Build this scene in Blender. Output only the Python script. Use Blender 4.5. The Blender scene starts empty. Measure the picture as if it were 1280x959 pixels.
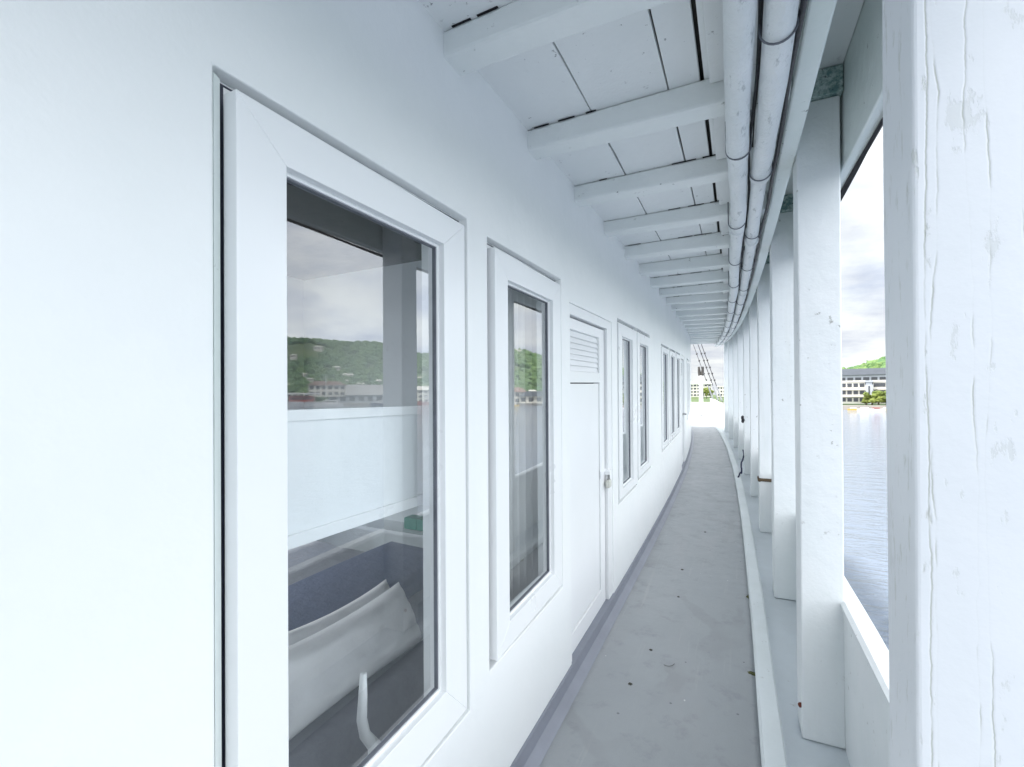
import bpy, bmesh, math, random
from mathutils import Vector, Matrix, noise
R = math.radians
rng = random.Random(7)
scene = bpy.context.scene
col = scene.collection

# ------------------------------------------------------------------ helpers
def sheer(y):
    return .02*y + .00107*y*y
def wx(y):                       # cabin wall line (curves inboard towards the bow)
    t = max(0, y-1); return -.77 - .0008*t*t - .00018*t**3
def rx(y):                       # rail side line
    t = max(0, y-1); return -(.008*t + .002*t*t + .0001*t**3)
def zero(y): return 0.0

def link(o, parent=None):
    col.objects.link(o)
    if parent: o.parent = parent
    return o

def tag(o, label=None, cat=None, group=None, kind=None):
    if label: o['label'] = label
    if cat: o['category'] = cat
    if group: o['group'] = group
    if kind: o['kind'] = kind
    return o

def empty(name, loc=(0, 0, 0), rz=0):
    o = bpy.data.objects.new(name, None)
    o.location = loc; o.rotation_euler = (0, 0, rz); o.empty_display_size = .2
    return link(o)

def build(name, bm, mat, parent=None, bevel=0, smooth=False, loc=None, rz=0, seg=2):
    bmesh.ops.recalc_face_normals(bm, faces=bm.faces[:])
    me = bpy.data.meshes.new(name)
    bm.to_mesh(me); bm.free()
    if isinstance(mat, (list, tuple)):
        for m in mat: me.materials.append(m)
    else:
        me.materials.append(mat)
    if smooth:
        for p in me.polygons: p.use_smooth = True
    o = bpy.data.objects.new(name, me)
    link(o, parent)
    if loc is not None: o.location = loc
    o.rotation_euler.z = rz
    if bevel:
        b = o.modifiers.new('bevel', 'BEVEL'); b.width = bevel; b.segments = seg; b.limit_method = 'ANGLE'
        b.angle_limit = R(40)
    return o

def copy_tree(o, parent=None):
    c = o.copy(); col.objects.link(c); c.parent = parent
    for ch in list(o.children): copy_tree(ch, c)
    return c

def hexa(bm, p):
    v = [bm.verts.new(q) for q in p]
    for f in ((0, 3, 2, 1), (4, 5, 6, 7), (0, 1, 5, 4), (1, 2, 6, 5), (2, 3, 7, 6), (3, 0, 4, 7)):
        bm.faces.new([v[i] for i in f])

def box(bm, x0, x1, y0, y1, z0, z1):
    hexa(bm, [(x0, y0, z0), (x1, y0, z0), (x1, y1, z0), (x0, y1, z0),
              (x0, y0, z1), (x1, y0, z1), (x1, y1, z1), (x0, y1, z1)])

def sweep(bm, fx, y0, y1, prof, n, wob=0, zf=sheer, wseed=0):
    """closed profile of (offset, height) swept along the boat."""
    rings = []
    for i in range(n+1):
        y = y0 + (y1-y0)*i/n
        ring = []
        for k, (o, h) in enumerate(prof):
            dx = dz = 0
            if wob:
                dx = wob*noise.noise((y*1.3+k*7+wseed, k*3.1, wseed)); dz = wob*noise.noise((y*1.1, k*5.3+wseed, 9))
            ring.append(bm.verts.new((fx(y)+o+dx, y, zf(y)+h+dz)))
        rings.append(ring)
    m = len(prof)
    for a, b in zip(rings, rings[1:]):
        for k in range(m):
            bm.faces.new((a[k], a[(k+1) % m], b[(k+1) % m], b[k]))
    bm.faces.new(rings[0]); bm.faces.new(rings[-1][::-1])

def sbox(bm, fx, y0, y1, o0, o1, h0, h1, n=None, wob=0, wseed=0):
    if n is None: n = max(1, int((y1-y0)/.5))
    sweep(bm, fx, y0, y1, [(o0, h0), (o1, h0), (o1, h1), (o0, h1)], n, wob, wseed=wseed)

def tube(bm, pts, r, n=10, closed=False, cap=True):
    rings = []
    pts = [Vector(p) for p in pts]
    N = len(pts)
    t0 = pts[-1]-pts[0]
    up = Vector((0, 0, 1)) if abs(t0.z) < .8*t0.length else Vector((0, 1, .05))
    for i, p in enumerate(pts):
        if closed: t = pts[(i+1) % N]-pts[i-1]
        else: t = pts[min(i+1, N-1)]-pts[max(i-1, 0)]
        t.normalize()
        a = t.cross(up)
        if a.length < 1e-3: a = t.cross(Vector((0, 1, 0)))
        a.normalize(); b = t.cross(a)
        rr = r[i] if isinstance(r, (list, tuple)) else r
        rings.append([bm.verts.new(p+a*rr*math.cos(q*2*math.pi/n)+b*rr*math.sin(q*2*math.pi/n)) for q in range(n)])
    pairs = list(zip(rings, rings[1:]))
    if closed: pairs.append((rings[-1], rings[0]))
    for A, B in pairs:
        for k in range(n):
            bm.faces.new((A[k], A[(k+1) % n], B[(k+1) % n], B[k]))
    if cap and not closed:
        bm.faces.new(rings[0][::-1]); bm.faces.new(rings[-1])

# ------------------------------------------------------------------ materials
class NT:
    def __init__(s, name):
        s.m = bpy.data.materials.new(name); s.m.use_nodes = True
        s.t = s.m.node_tree; s.t.nodes.clear()
        s.out = s.n('ShaderNodeOutputMaterial')
    def n(s, ty, **kw):
        x = s.t.nodes.new(ty)
        for k, v in kw.items():
            if k.startswith('_'): setattr(x, k[1:], v)
            else: x.inputs[k.replace('__', ' ')].default_value = v
        return x
    def l(s, a, b): s.t.links.new(a, b)
    def coord(s, which='Object'):
        if which == 'World': return s.n('ShaderNodeNewGeometry').outputs['Position']
        return s.n('ShaderNodeTexCoord').outputs[which]
    def mapping(s, v, scale=(1, 1, 1), loc=(0, 0, 0)):
        m = s.n('ShaderNodeMapping'); m.inputs['Scale'].default_value = scale; m.inputs['Location'].default_value = loc
        s.l(v, m.inputs['Vector']); return m.outputs['Vector']
    def noise(s, v, scale, detail=4, rough=.5, out='Fac', dist=0):
        x = s.n('ShaderNodeTexNoise', Scale=scale, Detail=detail, Roughness=rough, Distortion=dist); s.l(v, x.inputs['Vector'])
        return x.outputs[out]
    def ramp(s, f, stops):
        r = s.n('ShaderNodeValToRGB')
        e = r.color_ramp.elements
        while len(e) < len(stops): e.new(.5)
        for el, (p, c) in zip(e, stops):
            el.position = p; el.color = (c, c, c, 1) if isinstance(c, (int, float)) else (*c, 1)
        s.l(f, r.inputs['Fac']); return r.outputs['Color']
    def mix(s, f, a, b, blend='MIX'):
        x = s.n('ShaderNodeMix', _data_type='RGBA', _blend_type=blend)
        for v, k in ((f, 0), (a, 6), (b, 7)):
            if isinstance(v, (int, float)): x.inputs[k].default_value = v if k == 0 else (v, v, v, 1)
            elif isinstance(v, tuple): x.inputs[k].default_value = (*v, 1)
            else: s.l(v, x.inputs[k])
        return x.outputs[2]
    def math(s, op, a, b=None, c=None):
        x = s.n('ShaderNodeMath', _operation=op)
        for i, v in enumerate((a, b, c)):
            if v is None: continue
            if isinstance(v, (int, float)): x.inputs[i].default_value = v
            else: s.l(v, x.inputs[i])
        return x.outputs[0]
    def bump(s, h, strength=.3, dist=.01, normal=None):
        b = s.n('ShaderNodeBump', Strength=strength, Distance=dist); s.l(h, b.inputs['Height'])
        if normal: s.l(normal, b.inputs['Normal'])
        return b.outputs['Normal']
    def pbsdf(s, color, rough=.5, normal=None, **kw):
        p = s.n('ShaderNodeBsdfPrincipled')
        if isinstance(color, tuple): p.inputs['Base Color'].default_value = (*color, 1)
        else: s.l(color, p.inputs['Base Color'])
        if isinstance(rough, (int, float)): p.inputs['Roughness'].default_value = rough
        else: s.l(rough, p.inputs['Roughness'])
        if normal: s.l(normal, p.inputs['Normal'])
        for k, v in kw.items(): p.inputs[k.replace('__', ' ')].default_value = v
        s.l(p.outputs[0], s.out.inputs['Surface']); return p

def paint(name, base=(.8, .81, .81), chips=.0, wear=.12, rough=.4, bumpy=.25, streak=False, chipcol=(.12, .12, .12), tint=(.66, .72, .72)):
    t = NT(name); P = t.coord('World')
    big = t.noise(P, 1.7, 5, .6)
    c = t.mix(t.ramp(big, [(.35, 0), (.75, wear*2.2)]), base, tint)
    if streak:
        q = t.mapping(P, (14, 14, .9))
        s_ = t.noise(q, 1.0, 6, .65)
        c = t.mix(t.ramp(s_, [(.56, 0), (.74, .4)]), c, (.66, .68, .65))
    if chips:
        ch = t.noise(P, 26, 6, .7)
        m2 = t.noise(P, 2.3, 2, .5)
        k = t.math('MULTIPLY', t.ramp(ch, [(.66-.06*chips, 0), (.70-.06*chips, 1)]), t.ramp(m2, [(.45, 0), (.6, 1)]))
        c = t.mix(k, c, chipcol)
    q = t.mapping(P, (1, 1, 1))
    b1 = t.noise(P, 9, 4, .55); b2 = t.noise(P, 120, 3, .6)
    h = t.math('ADD', b1, t.math('MULTIPLY', b2, .08))
    t.pbsdf(c, t.ramp(big, [(.3, rough-.07), (.8, rough+.14)]), t.bump(h, bumpy, .02))
    return t.m

def simple(name, c, rough=.5, var=.25, scale=6, bumpy=.15, coord='World', **kw):
    t = NT(name); P = t.coord(coord)
    n_ = t.noise(P, scale, 5, .6)
    dark = tuple(v*(1-var) for v in c)
    cc = t.mix(t.ramp(n_, [(.3, 0), (.7, 1)]), dark, c)
    t.pbsdf(cc, rough, t.bump(n_, bumpy, .02), **kw)
    return t.m

M = {}
M['wall'] = paint('white_wall_paint', (.86, .87, .865), wear=.16, rough=.38, bumpy=.22, tint=(.74, .78, .78))
M['frame'] = paint('white_window_paint', (.84, .85, .855), wear=.03, rough=.3, bumpy=.05)
M['door'] = simple('white_door_paint', (.84, .85, .855), .32, .03, 3, .02)
M['beam'] = paint('white_beam_paint', (.82, .84, .83), wear=.18, chips=.35, rough=.42, bumpy=.5, chipcol=(.2, .21, .2))
M['plank'] = paint('white_ceiling_paint', (.83, .84, .84), wear=.12, chips=.35, rough=.5, bumpy=.35, chipcol=(.16, .16, .17))
M['post'] = paint('white_post_paint', (.81, .825, .83), wear=.25, chips=.45, rough=.4, bumpy=.32, streak=True, chipcol=(.4, .4, .38))
M['fascia'] = paint('fascia_paint', (.77, .81, .80), wear=.22, chips=.2, rough=.45, bumpy=.4, tint=(.56, .66, .60), chipcol=(.22, .24, .22))
t_ = NT('mildewed_paint'); P_ = t_.coord('World')
c_ = t_.mix(t_.ramp(t_.noise(P_, 30, 6, .7), [(.42, 0), (.58, 1)]), (.52, .62, .60), (.16, .27, .26))
c_ = t_.mix(t_.ramp(t_.noise(t_.mapping(P_, (1, 1, 1), (4, 2, 7)), 55, 6, .75), [(.58, 0), (.66, 1)]), c_, (.04, .06, .06))
t_.pbsdf(c_, .6, t_.bump(t_.noise(P_, 40, 5, .65), .9, .01)); M['green'] = t_.m
M['gutter'] = paint('pale_gutter_paint', (.66, .70, .73), wear=.3, chips=.3, rough=.45, bumpy=.4, tint=(.54, .57, .58), chipcol=(.35, .33, .3))
M['kerb'] = paint('kerb_paint', (.72, .76, .77), wear=.25, chips=.3, rough=.45, bumpy=.6, tint=(.58, .62, .60), chipcol=(.3, .3, .26))
M['cove'] = simple('dark_grey_paint', (.235, .25, .295), .45, .15, 5)
M['dark'] = simple('black_gap', (.012, .012, .016), .8, .3, 20)
M['seal'] = simple('dark_rubber', (.04, .045, .075), .5, .3, 20)
M['wood'] = simple('bare_dark_wood', (.06, .055, .05), .8, .4, 12)
M['gasket'] = simple('grey_gasket', (.16, .17, .20), .5, .3, 20)
M['steel'] = simple('dull_steel', (.35, .35, .36), .35, .3, 40, Metallic=.9)
M['rust'] = simple('rust', (.22, .05, .03), .8, .5, 60)
M['cable'] = simple('black_cable', (.015, .015, .02), .45, .3, 30)
M['rope'] = simple('brown_rope', (.20, .14, .085), .9, .5, 200, .8)
M['blue_rope'] = simple('dark_blue_rope', (.03, .035, .10), .8, .4, 150, .8)
M['padlock'] = simple('pale_padlock', (.66, .66, .60), .4, .2, 60)
M['moss'] = simple('green_moss', (.14, .15, .05), .95, .5, 90, .8)
M['leaf'] = simple('dead_leaf', (.06, .055, .04), .8, .4, 80)

# deck paint: grey, scuffed, stained
def deck_mat():
    t = NT('grey_deck_paint'); P = t.coord('World')
    a = t.noise(P, 1.1, 6, .62); b = t.noise(t.mapping(P, (3.5, .55, 1)), 1.4, 6, .65)
    c = t.mix(t.ramp(a, [(.3, 0), (.7, 1)]), (.275, .292, .305), (.325, .34, .352))
    c = t.mix(t.ramp(b, [(.5, 0), (.75, .55)]), c, (.34, .34, .35))
    s1 = t.noise(P, 7, 6, .7)
    c = t.mix(t.ramp(s1, [(.55, 0), (.72, .55)]), c, (.20, .21, .225))
    sc = t.noise(t.mapping(P, (34, 1.6, 1)), 1.0, 5, .7); sg = t.noise(P, .9, 3, .5)
    c = t.mix(t.math('MULTIPLY', t.ramp(sc, [(.58, 0), (.7, .5)]), t.ramp(sg, [(.45, 0), (.6, 1)])), c, (.40, .40, .40))
    st = t.n('ShaderNodeTexVoronoi', Scale=2.3, _feature='DISTANCE_TO_EDGE'); t.l(t.mapping(P, (1, .7, 1)), st.inputs['Vector'])
    c = t.mix(t.math('MULTIPLY', t.ramp(t.math('ADD', st.outputs[0], t.math('MULTIPLY', t.noise(P, 5, 4, .6), .25)), [(.17, 1), (.2, 0)]), t.ramp(t.noise(P, 1.6, 3, .5), [(.5, 0), (.6, .28)])), c, (.20, .205, .21))
    # fine scattered specks and flecks
    v = t.n('ShaderNodeTexVoronoi', Scale=9.0); t.l(P, v.inputs['Vector'])
    vr = t.math('LESS_THAN', v.outputs['Distance'], .055)
    wn = t.n('ShaderNodeTexWhiteNoise'); t.l(v.outputs['Position'], wn.inputs['Vector'])
    k = t.math('MULTIPLY', vr, t.math('GREATER_THAN', wn.outputs['Value'], .62))
    c = t.mix(t.math('MULTIPLY', k, .75), c, (.10, .10, .11))
    v2 = t.n('ShaderNodeTexVoronoi', Scale=13.0); t.l(t.mapping(P, (1, .6, 1), (3.1, 1.7, 0)), v2.inputs['Vector'])
    wn2 = t.n('ShaderNodeTexWhiteNoise'); t.l(v2.outputs['Position'], wn2.inputs['Vector'])
    k2 = t.math('MULTIPLY', t.math('LESS_THAN', v2.outputs['Distance'], .05), t.math('GREATER_THAN', wn2.outputs['Value'], .78))
    c = t.mix(t.math('MULTIPLY', k2, .8), c, (.62, .62, .60))
    h = t.math('ADD', t.noise(P, 14, 5, .6), t.math('MULTIPLY', t.noise(P, 160, 3, .6), .25))
    t.pbsdf(c, t.ramp(s1, [(.3, .30), (.75, .5)]), t.bump(h, .3, .012))
    return t.m
M['deck'] = deck_mat()

def cracked_post():
    t = NT('cracked_white_paint'); P = t.coord('Object'); W = t.coord('World')
    sep = t.n('ShaderNodeSeparateXYZ'); t.l(P, sep.inputs[0])
    x, z = sep.outputs['X'], sep.outputs['Z']
    tot = None
    soft = None
    for i, (x0, amp, wid, seed, th) in enumerate(((-.061, .007, .0006, 1.3, .44), (-.052, .016, .0006, 5.9, .50), (-.012, .017, .0005, 8.1, .54), (.004, .010, .0005, 14.7, .52), (.043, .014, .0005, 27.9, .54))):
        cz = t.n('ShaderNodeCombineXYZ', Y=seed); t.l(z, cz.inputs['Z'])
        n1 = t.noise(cz.outputs[0], 2.8, 4, .55); n2 = t.noise(cz.outputs[0], 28, 3, .6)
        off = t.math('ADD', t.math('MULTIPLY', t.math('SUBTRACT', n1, .5), amp*2.6), t.math('MULTIPLY', t.math('SUBTRACT', n2, .5), .005))
        d = t.math('ABSOLUTE', t.math('SUBTRACT', t.math('SUBTRACT', x, x0), off))
        gate = t.ramp(t.noise(cz.outputs[0], 5.5, 3, .6), [(th-.05, .06), (th+.05, 1)])
        mr = t.n('ShaderNodeMapRange', _interpolation_type='SMOOTHSTEP'); t.l(d, mr.inputs[0])
        mr.inputs[1].default_value = wid*.3; mr.inputs[2].default_value = wid*2.6; mr.inputs[3].default_value = 1; mr.inputs[4].default_value = 0
        m1 = t.math('MULTIPLY', mr.outputs[0], gate)
        mr2 = t.n('ShaderNodeMapRange', _interpolation_type='SMOOTHSTEP'); t.l(d, mr2.inputs[0])
        mr2.inputs[1].default_value = 0; mr2.inputs[2].default_value = .0028; mr2.inputs[3].default_value = 1; mr2.inputs[4].default_value = 0
        tot = m1 if tot is None else t.math('MAXIMUM', tot, m1)
        sg_ = t.math('MULTIPLY', mr2.outputs[0], gate)
        soft = sg_ if soft is None else t.math('MAXIMUM', soft, sg_)
    big = t.noise(W, 5, 5, .6)
    c = t.mix(t.ramp(big, [(.35, 0), (.75, .35)]), (.76, .775, .80), (.66, .69, .71))
    chip = t.noise(t.mapping(P, (60, 60, 14)), 1, 5, .65)
    edge = t.math('MULTIPLY', t.ramp(chip, [(.6, 0), (.66, 1)]), t.math('LESS_THAN', x, -.055))
    fl = t.ramp(t.noise(t.mapping(P, (26, 26, 9), (3, 1, 5)), 1.0, 7, .68), [(.60, 0), (.63, 1)])
    c = t.mix(t.math('MULTIPLY', fl, .5), c, (.62, .64, .63))
    c = t.mix(t.math('MULTIPLY', edge, .45), c, (.50, .52, .46))
    c = t.mix(t.math('MULTIPLY', tot, .8), c, (.42, .43, .38))
    h = t.math('SUBTRACT', t.math('MULTIPLY', t.noise(W, 22, 4, .6), .35), t.math('MULTIPLY', soft, .16))
    h = t.math('SUBTRACT', h, t.math('MULTIPLY', edge, .3))
    h = t.math('SUBTRACT', h, t.math('MULTIPLY', fl, .10))
    t.pbsdf(c, .42, t.bump(h, .55, .006))
    return t.m
M['cracked'] = cracked_post()

def pipe_mat():
    t = NT('white_pipe_wrap'); P = t.coord('World')
    a = t.noise(P, 5, 5, .6); q = t.noise(t.mapping(P, (30, 9, 30)), 1.0, 6, .7)
    c = t.mix(t.ramp(a, [(.35, 0), (.75, .6)]), (.77, .79, .80), (.62, .67, .67))
    c = t.mix(t.ramp(q, [(.59, 0), (.69, .75)]), c, (.26, .29, .30))
    t.pbsdf(c, .4, t.bump(t.math('ADD', t.noise(P, 18, 4, .6), t.math('MULTIPLY', q, .3)), .6, .02))
    return t.m
M['pipe'] = pipe_mat()

def glass_mat(name, refl=.115, tint=(.94, .965, .965)):
    t = NT(name); P = t.coord('World')
    g = t.n('ShaderNodeBsdfGlossy', Roughness=.012); g.inputs['Color'].default_value = (.93, .95, .97, 1)
    nn = t.noise(P, 1.3, 1, .4); t.l(t.bump(nn, .02, .02), g.inputs['Normal'])
    tr = t.n('ShaderNodeBsdfTransparent'); tr.inputs['Color'].default_value = (*tint, 1)
    ge = t.n('ShaderNodeNewGeometry'); dp = t.n('ShaderNodeVectorMath', _operation='DOT_PRODUCT')
    t.l(ge.outputs['Incoming'], dp.inputs[0]); t.l(ge.outputs['True Normal'], dp.inputs[1])
    ca = t.math('SUBTRACT', 1.0, t.math('ABSOLUTE', dp.outputs['Value']))
    f = t.math('ADD', t.math('MULTIPLY', t.math('POWER', ca, 3.0), 1-refl), refl)
    mx = t.n('ShaderNodeMixShader'); t.l(f, mx.inputs[0]); t.l(tr.outputs[0], mx.inputs[1]); t.l(g.outputs[0], mx.inputs[2])
    t.l(mx.outputs[0], t.out.inputs['Surface'])
    return t.m
M['glass'] = glass_mat('tinted_window_glass')

def water_mat():
    t = NT('harbour_water'); P = t.coord('World')
    w1 = t.noise(t.mapping(P, (.55, 1.5, 1)), .9, 3, .55, dist=.6)
    w2 = t.noise(t.mapping(P, (1, 2.6, 1)), 3.2, 4, .55, dist=.4)
    w3 = t.noise(P, .05, 3, .5)
    h = t.math('ADD', t.math('MULTIPLY', w1, 1.0), t.math('MULTIPLY', w2, .35))
    h = t.math('MULTIPLY', h, t.ramp(w3, [(.3, .6), (.7, 1)]))
    t.pbsdf((.16, .195, .25), .05, t.bump(h, 1.0, .46), IOR=1.33)
    return t.m
M['water'] = water_mat()

def hill_mat():
    t = NT('hill_ground'); P = t.coord('World')
    a = t.noise(P, .03, 5, .6); b = t.noise(P, .25, 4, .6)
    c = t.mix(t.ramp(a, [(.35, 0), (.65, 1)]), (.045, .085, .03), (.11, .15, .05))
    c = t.mix(t.ramp(b, [(.6, 0), (.75, .6)]), c, (.20, .19, .10))
    t.pbsdf(c, .9); return t.m
M['hill'] = hill_mat()
def foliage(name, a, b):
    t = NT(name); P = t.coord('World')
    c = t.mix(t.ramp(t.noise(P, .09, 3, .6), [(.35, 0), (.65, 1)]), a, b)
    c = t.mix(t.ramp(t.noise(P, 1.3, 3, .6), [(.35, 0), (.7, .6)]), c, tuple(v*.55 for v in a))
    t.pbsdf(c, .85); return t.m
M['forest'] = foliage('forest_leaves', (.06, .14, .045), (.16, .24, .07))
M['palmleaf'] = foliage('shore_tree_leaves', (.07, .12, .02), (.20, .22, .04))
M['trunk'] = simple('tree_bark', (.12, .09, .06), .9, .4, 3)
M['bwhite'] = simple('white_render', (.70, .67, .60), .7, .18, .6, 0)
M['bgrey'] = simple('grey_render', (.42, .44, .48), .7, .15, .4, 0)
M['broof'] = simple('slate_roof', (.05, .06, .075), .6, .25, .5, 0)
M['redroof'] = simple('terracotta_roof', (.24, .15, .12), .8, .3, .8, 0)
M['pane'] = simple('dark_opening', (.05, .055, .065), .3, .4, 1.5, 0)
M['quay'] = simple('quay_stone', (.33, .31, .28), .85, .3, .3, 0)
M['yellow'] = simple('yellow_paint', (.65, .42, .05), .5, .2, 1)
M['red'] = simple('red_boat_paint', (.36, .09, .07), .45, .2, 1)
M['boatwhite'] = simple('white_hull_paint', (.78, .78, .78), .35, .08, 1)
M['navy'] = simple('navy_paint', (.03, .04, .10), .4, .2, 1)
# cabin interior
M['inwall'] = simple('cabin_lining', (.60, .64, .66), .6, .08, 2)
M['infloor'] = simple('dark_cabin_floor', (.018, .028, .03), .5, .3, 4)
M['linen'] = simple('white_linen', (.80, .80, .81), .85, .08, 9, .3)
M['sheet'] = simple('grey_bedspread', (.33, .34, .38), .9, .15, 14, .5)
M['blanket'] = simple('slate_blue_blanket', (.12, .15, .26), .9, .2, 20, .5)
M['teal'] = simple('green_goods', (.02, .24, .17), .5, .2, 9)
M['whiteplastic'] = simple('white_plastic', (.85, .87, .88), .35, .04, 9)
def curtain_mat():
    t = NT('grey_curtain_cloth'); P = t.coord('World')
    c = t.mix(t.noise(P, 6, 4, .6), (.66, .66, .66), (.82, .82, .81))
    p_ = t.pbsdf(c, .9); tl = t.n('ShaderNodeBsdfTranslucent'); t.l(c, tl.inputs['Color'])
    mx = t.n('ShaderNodeMixShader'); mx.inputs[0].default_value = .5; t.l(p_.outputs[0], mx.inputs[1]); t.l(tl.outputs[0], mx.inputs[2]); t.l(mx.outputs[0], t.out.inputs['Surface'])
    return t.m
M['curtain'] = curtain_mat()

# ------------------------------------------------------------------ setting: water, hill
bm = bmesh.new()
pts = []
rr = [0, 20, 60, 150, 400, 1000, 2500, 4500]
prev = None
for r_ in rr[1:]:
    ring = [bm.verts.new((r_*math.cos(a*math.pi/24), r_*math.sin(a*math.pi/24), 0)) for a in range(48)]
    if prev is None: bm.faces.new(ring)
    else:
        for k in range(48): bm.faces.new((prev[k], prev[(k+1) % 48], ring[(k+1) % 48], ring[k]))
    prev = ring
WZ = -4.6
tag(build('harbour_water', bm, M['water'], loc=(0, 0, WZ)), kind='structure')

def lerp_tab(tab, x):
    if x <= tab[0][0]: return tab[0][1]
    for (a, va), (b, vb) in zip(tab, tab[1:]):
        if x <= b:
            u = (x-a)/(b-a); u = u*u*(3-2*u); return va+(vb-va)*u
    return tab[-1][1]
SHORE = [(-70, 500), (-20, 420), (-8, 300), (2, 250), (7, 187), (15, 187), (22, 260), (32, 320), (60, 340), (80, 420), (130, 600)]
RIDGE = [(-70, 1.5), (-20, 1.0), (-6, .4), (2, .5), (6.5, 1.6), (9.6, 2.5), (12.5, 3.5), (18, 4.6), (25, 5.7), (34, 5.3), (42, 6.3), (50, 6.7), (60, 5.8), (80, 4), (130, 2)]
def polar(b, r): return r*math.sin(R(b)), r*math.cos(R(b))
def ground_h(b, r):
    rs = lerp_tab(SHORE, b)
    u = (r-rs)/420.0
    if u <= 0: return WZ-1.0
    if u < .06: base = WZ+1.2
    else: base = WZ+1.2
    rid = (rs+420)*math.tan(R(lerp_tab(RIDGE, b)))
    v = min(max((u-.10)/.9, 0), 1); s_ = v*v*(3-2*v)
    if u > 1: s_ = max(0, 1-(u-1)*.8)
    x, y = polar(b, r)
    n_ = noise.noise((x*.006, y*.006, 3))*.12 + noise.noise((x*.02, y*.02, 7))*.05
    return base + rid*s_*(1+n_)
bm = bmesh.new()
prev = None
b_ = -70
bear = []
while b_ <= 130: bear.append(b_); b_ += .8 if 0 < b_ < 66 else 3
for b in bear:
    rs = lerp_tab(SHORE, b)
    ring = []
    for i in range(46):
        r_ = rs - 4 + (900*(i-1)/44.0 if i > 0 else 0)
        x, y = polar(b, r_)
        ring.append(bm.verts.new((x, y, ground_h(b, r_))))
    if prev:
        for k in range(45): bm.faces.new((prev[k], prev[k+1], ring[k+1], ring[k]))
    prev = ring
tag(build('hill', bm, M['hill'], smooth=True), kind='structure')

# forest cover on the hill, one mass
ico = bmesh.new(); bmesh.ops.create_icosphere(ico, subdivisions=2, radius=1)
ico_v = [v.co.copy() for v in ico.verts]; ico_f = [[v.index for v in f.verts] for f in ico.faces]; ico.free()
def crowns(spots, seed=0):
    V, F = [], []
    for i, (x, y, z, r_, hz) in enumerate(spots):
        o = len(V); s_ = seed+i*3.7
        for p in ico_v:
            k = 1+.55*noise.noise((p.x*1.7+s_, p.y*1.7, p.z*1.7))+.22*noise.noise((p.x*5+s_, p.y*5, p.z*5))
            V.append((x+p.x*r_*k, y+p.y*r_*k, z+p.z*hz*k))
        F += [[a+o for a in f] for f in ico_f]
    return V, F
spots = []
while len(spots) < 5200:
    b = rng.uniform(3, 64); rs = lerp_tab(SHORE, b); r_ = rs + 40 + 440*rng.random()**.8
    x, y = polar(b, r_); h = ground_h(b, r_)
    if h < WZ+3: continue
    if noise.noise((x*.012, y*.012, 1)) < -.28: continue
    s_ = rng.uniform(2.6, 5.2)
    spots.append((x, y, h+s_*.4, s_, s_*rng.uniform(.7, 1.1)))
V, F = crowns(spots)
me = bpy.data.meshes.new('hill_forest'); me.from_pydata(V, [], F); me.materials.append(M['forest'])
tag(link(bpy.data.objects.new('hill_forest', me)), 'dense green woodland covering the hill across the harbour', 'woodland', kind='stuff')

# ------------------------------------------------------------------ far shore things
def local_box(bm, w0, w1, d0, d1, z0, z1): box(bm, w0, w1, d0, d1, z0, z1)
def facing(b, r): # object placed at bearing/dist, its -Y side facing the boat
    x, y = polar(b, r); return (x, y), -R(b)

def block(name, label, cat, b, r, w, d, floors, fh, mat, bays, base=WZ+1.0, roof=None, roofmat=None, group=None, balcony=False, winw=.6):
    (x, y), rz = facing(b, r)
    t = tag(empty(name, (x, y, base), rz), label, cat, group)
    bm = bmesh.new(); H = floors*fh
    box(bm, -w/2, w/2, 0, d, 0, H)
    build('wall', bm, mat, t)
    first = None
    for f in range(floors):
        for k in range(bays):
            cx = -w/2+(k+.5)*w/bays; ww = w/bays*winw/2
            if first is None:
                bm = bmesh.new(); box(bm, -ww, ww, -.12, .05, 0, fh*.52)
                first = build('window', bm, M['pane'], t, loc=(cx, 0, f*fh+fh*.3))
            else:
                o = first.copy(); link(o, t); o.location = (cx, 0, f*fh+fh*.3)
        if balcony and f > 0:
            bm = bmesh.new(); box(bm, -w/2-.2, w/2+.2, -1.1, -.13, f*fh-.08, f*fh+.12); build('balcony', bm, mat, t)
    bm = bmesh.new()
    if roof == 'hip':
        e = .9; v = [bm.verts.new(p) for p in ((-w/2-e, -e, H+.01), (w/2+e, -e, H+.01), (w/2+e, d+e, H+.01), (-w/2-e, d+e, H+.01), (-w/2+d*.4, d/2, H+d*.3), (w/2-d*.4, d/2, H+d*.3))]
        for f in ((0, 1, 5, 4), (1, 2, 5), (2, 3, 4, 5), (3, 0, 4), (3, 2, 1, 0)): bm.faces.new([v[i] for i in f])
    else:
        box(bm, -w/2-.3, w/2+.3, -.3, d+.3, H+.01, H+.55)
    build('roof', bm, roofmat or mat, t)
    return t

# hotel seen between the posts (bearing about 11 degrees)
block('hotel', 'white waterfront hotel with rows of open balconies, seen between the two nearest posts', 'hotel', 9.75, 199, 8.6, 9, 3, 2.5, M['bwhite'], 5, balcony=True, base=WZ+1.7, winw=.74)
block('hotel', 'white hotel wing with long dark balconies, right of the balconied hotel', 'hotel', 12.6, 199, 6.8, 9, 3, 2.5, M['bwhite'], 2, balcony=True, winw=.9, base=WZ+1.7)
block('stair_tower', 'lilac grey stair tower joining the two white hotel wings', 'tower', 11.3, 197, 1.7, 5, 1, 7.4, M['bgrey'], 1, base=WZ+1.7, winw=.2)
block('hall', 'grey upper hall with wide dark slate roof above the white hotel', 'hall', 11.4, 226, 40, 9, 2, 5.3, M['bgrey'], 16, roof='hip', roofmat=M['broof'], base=WZ+2, winw=.75)
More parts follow.
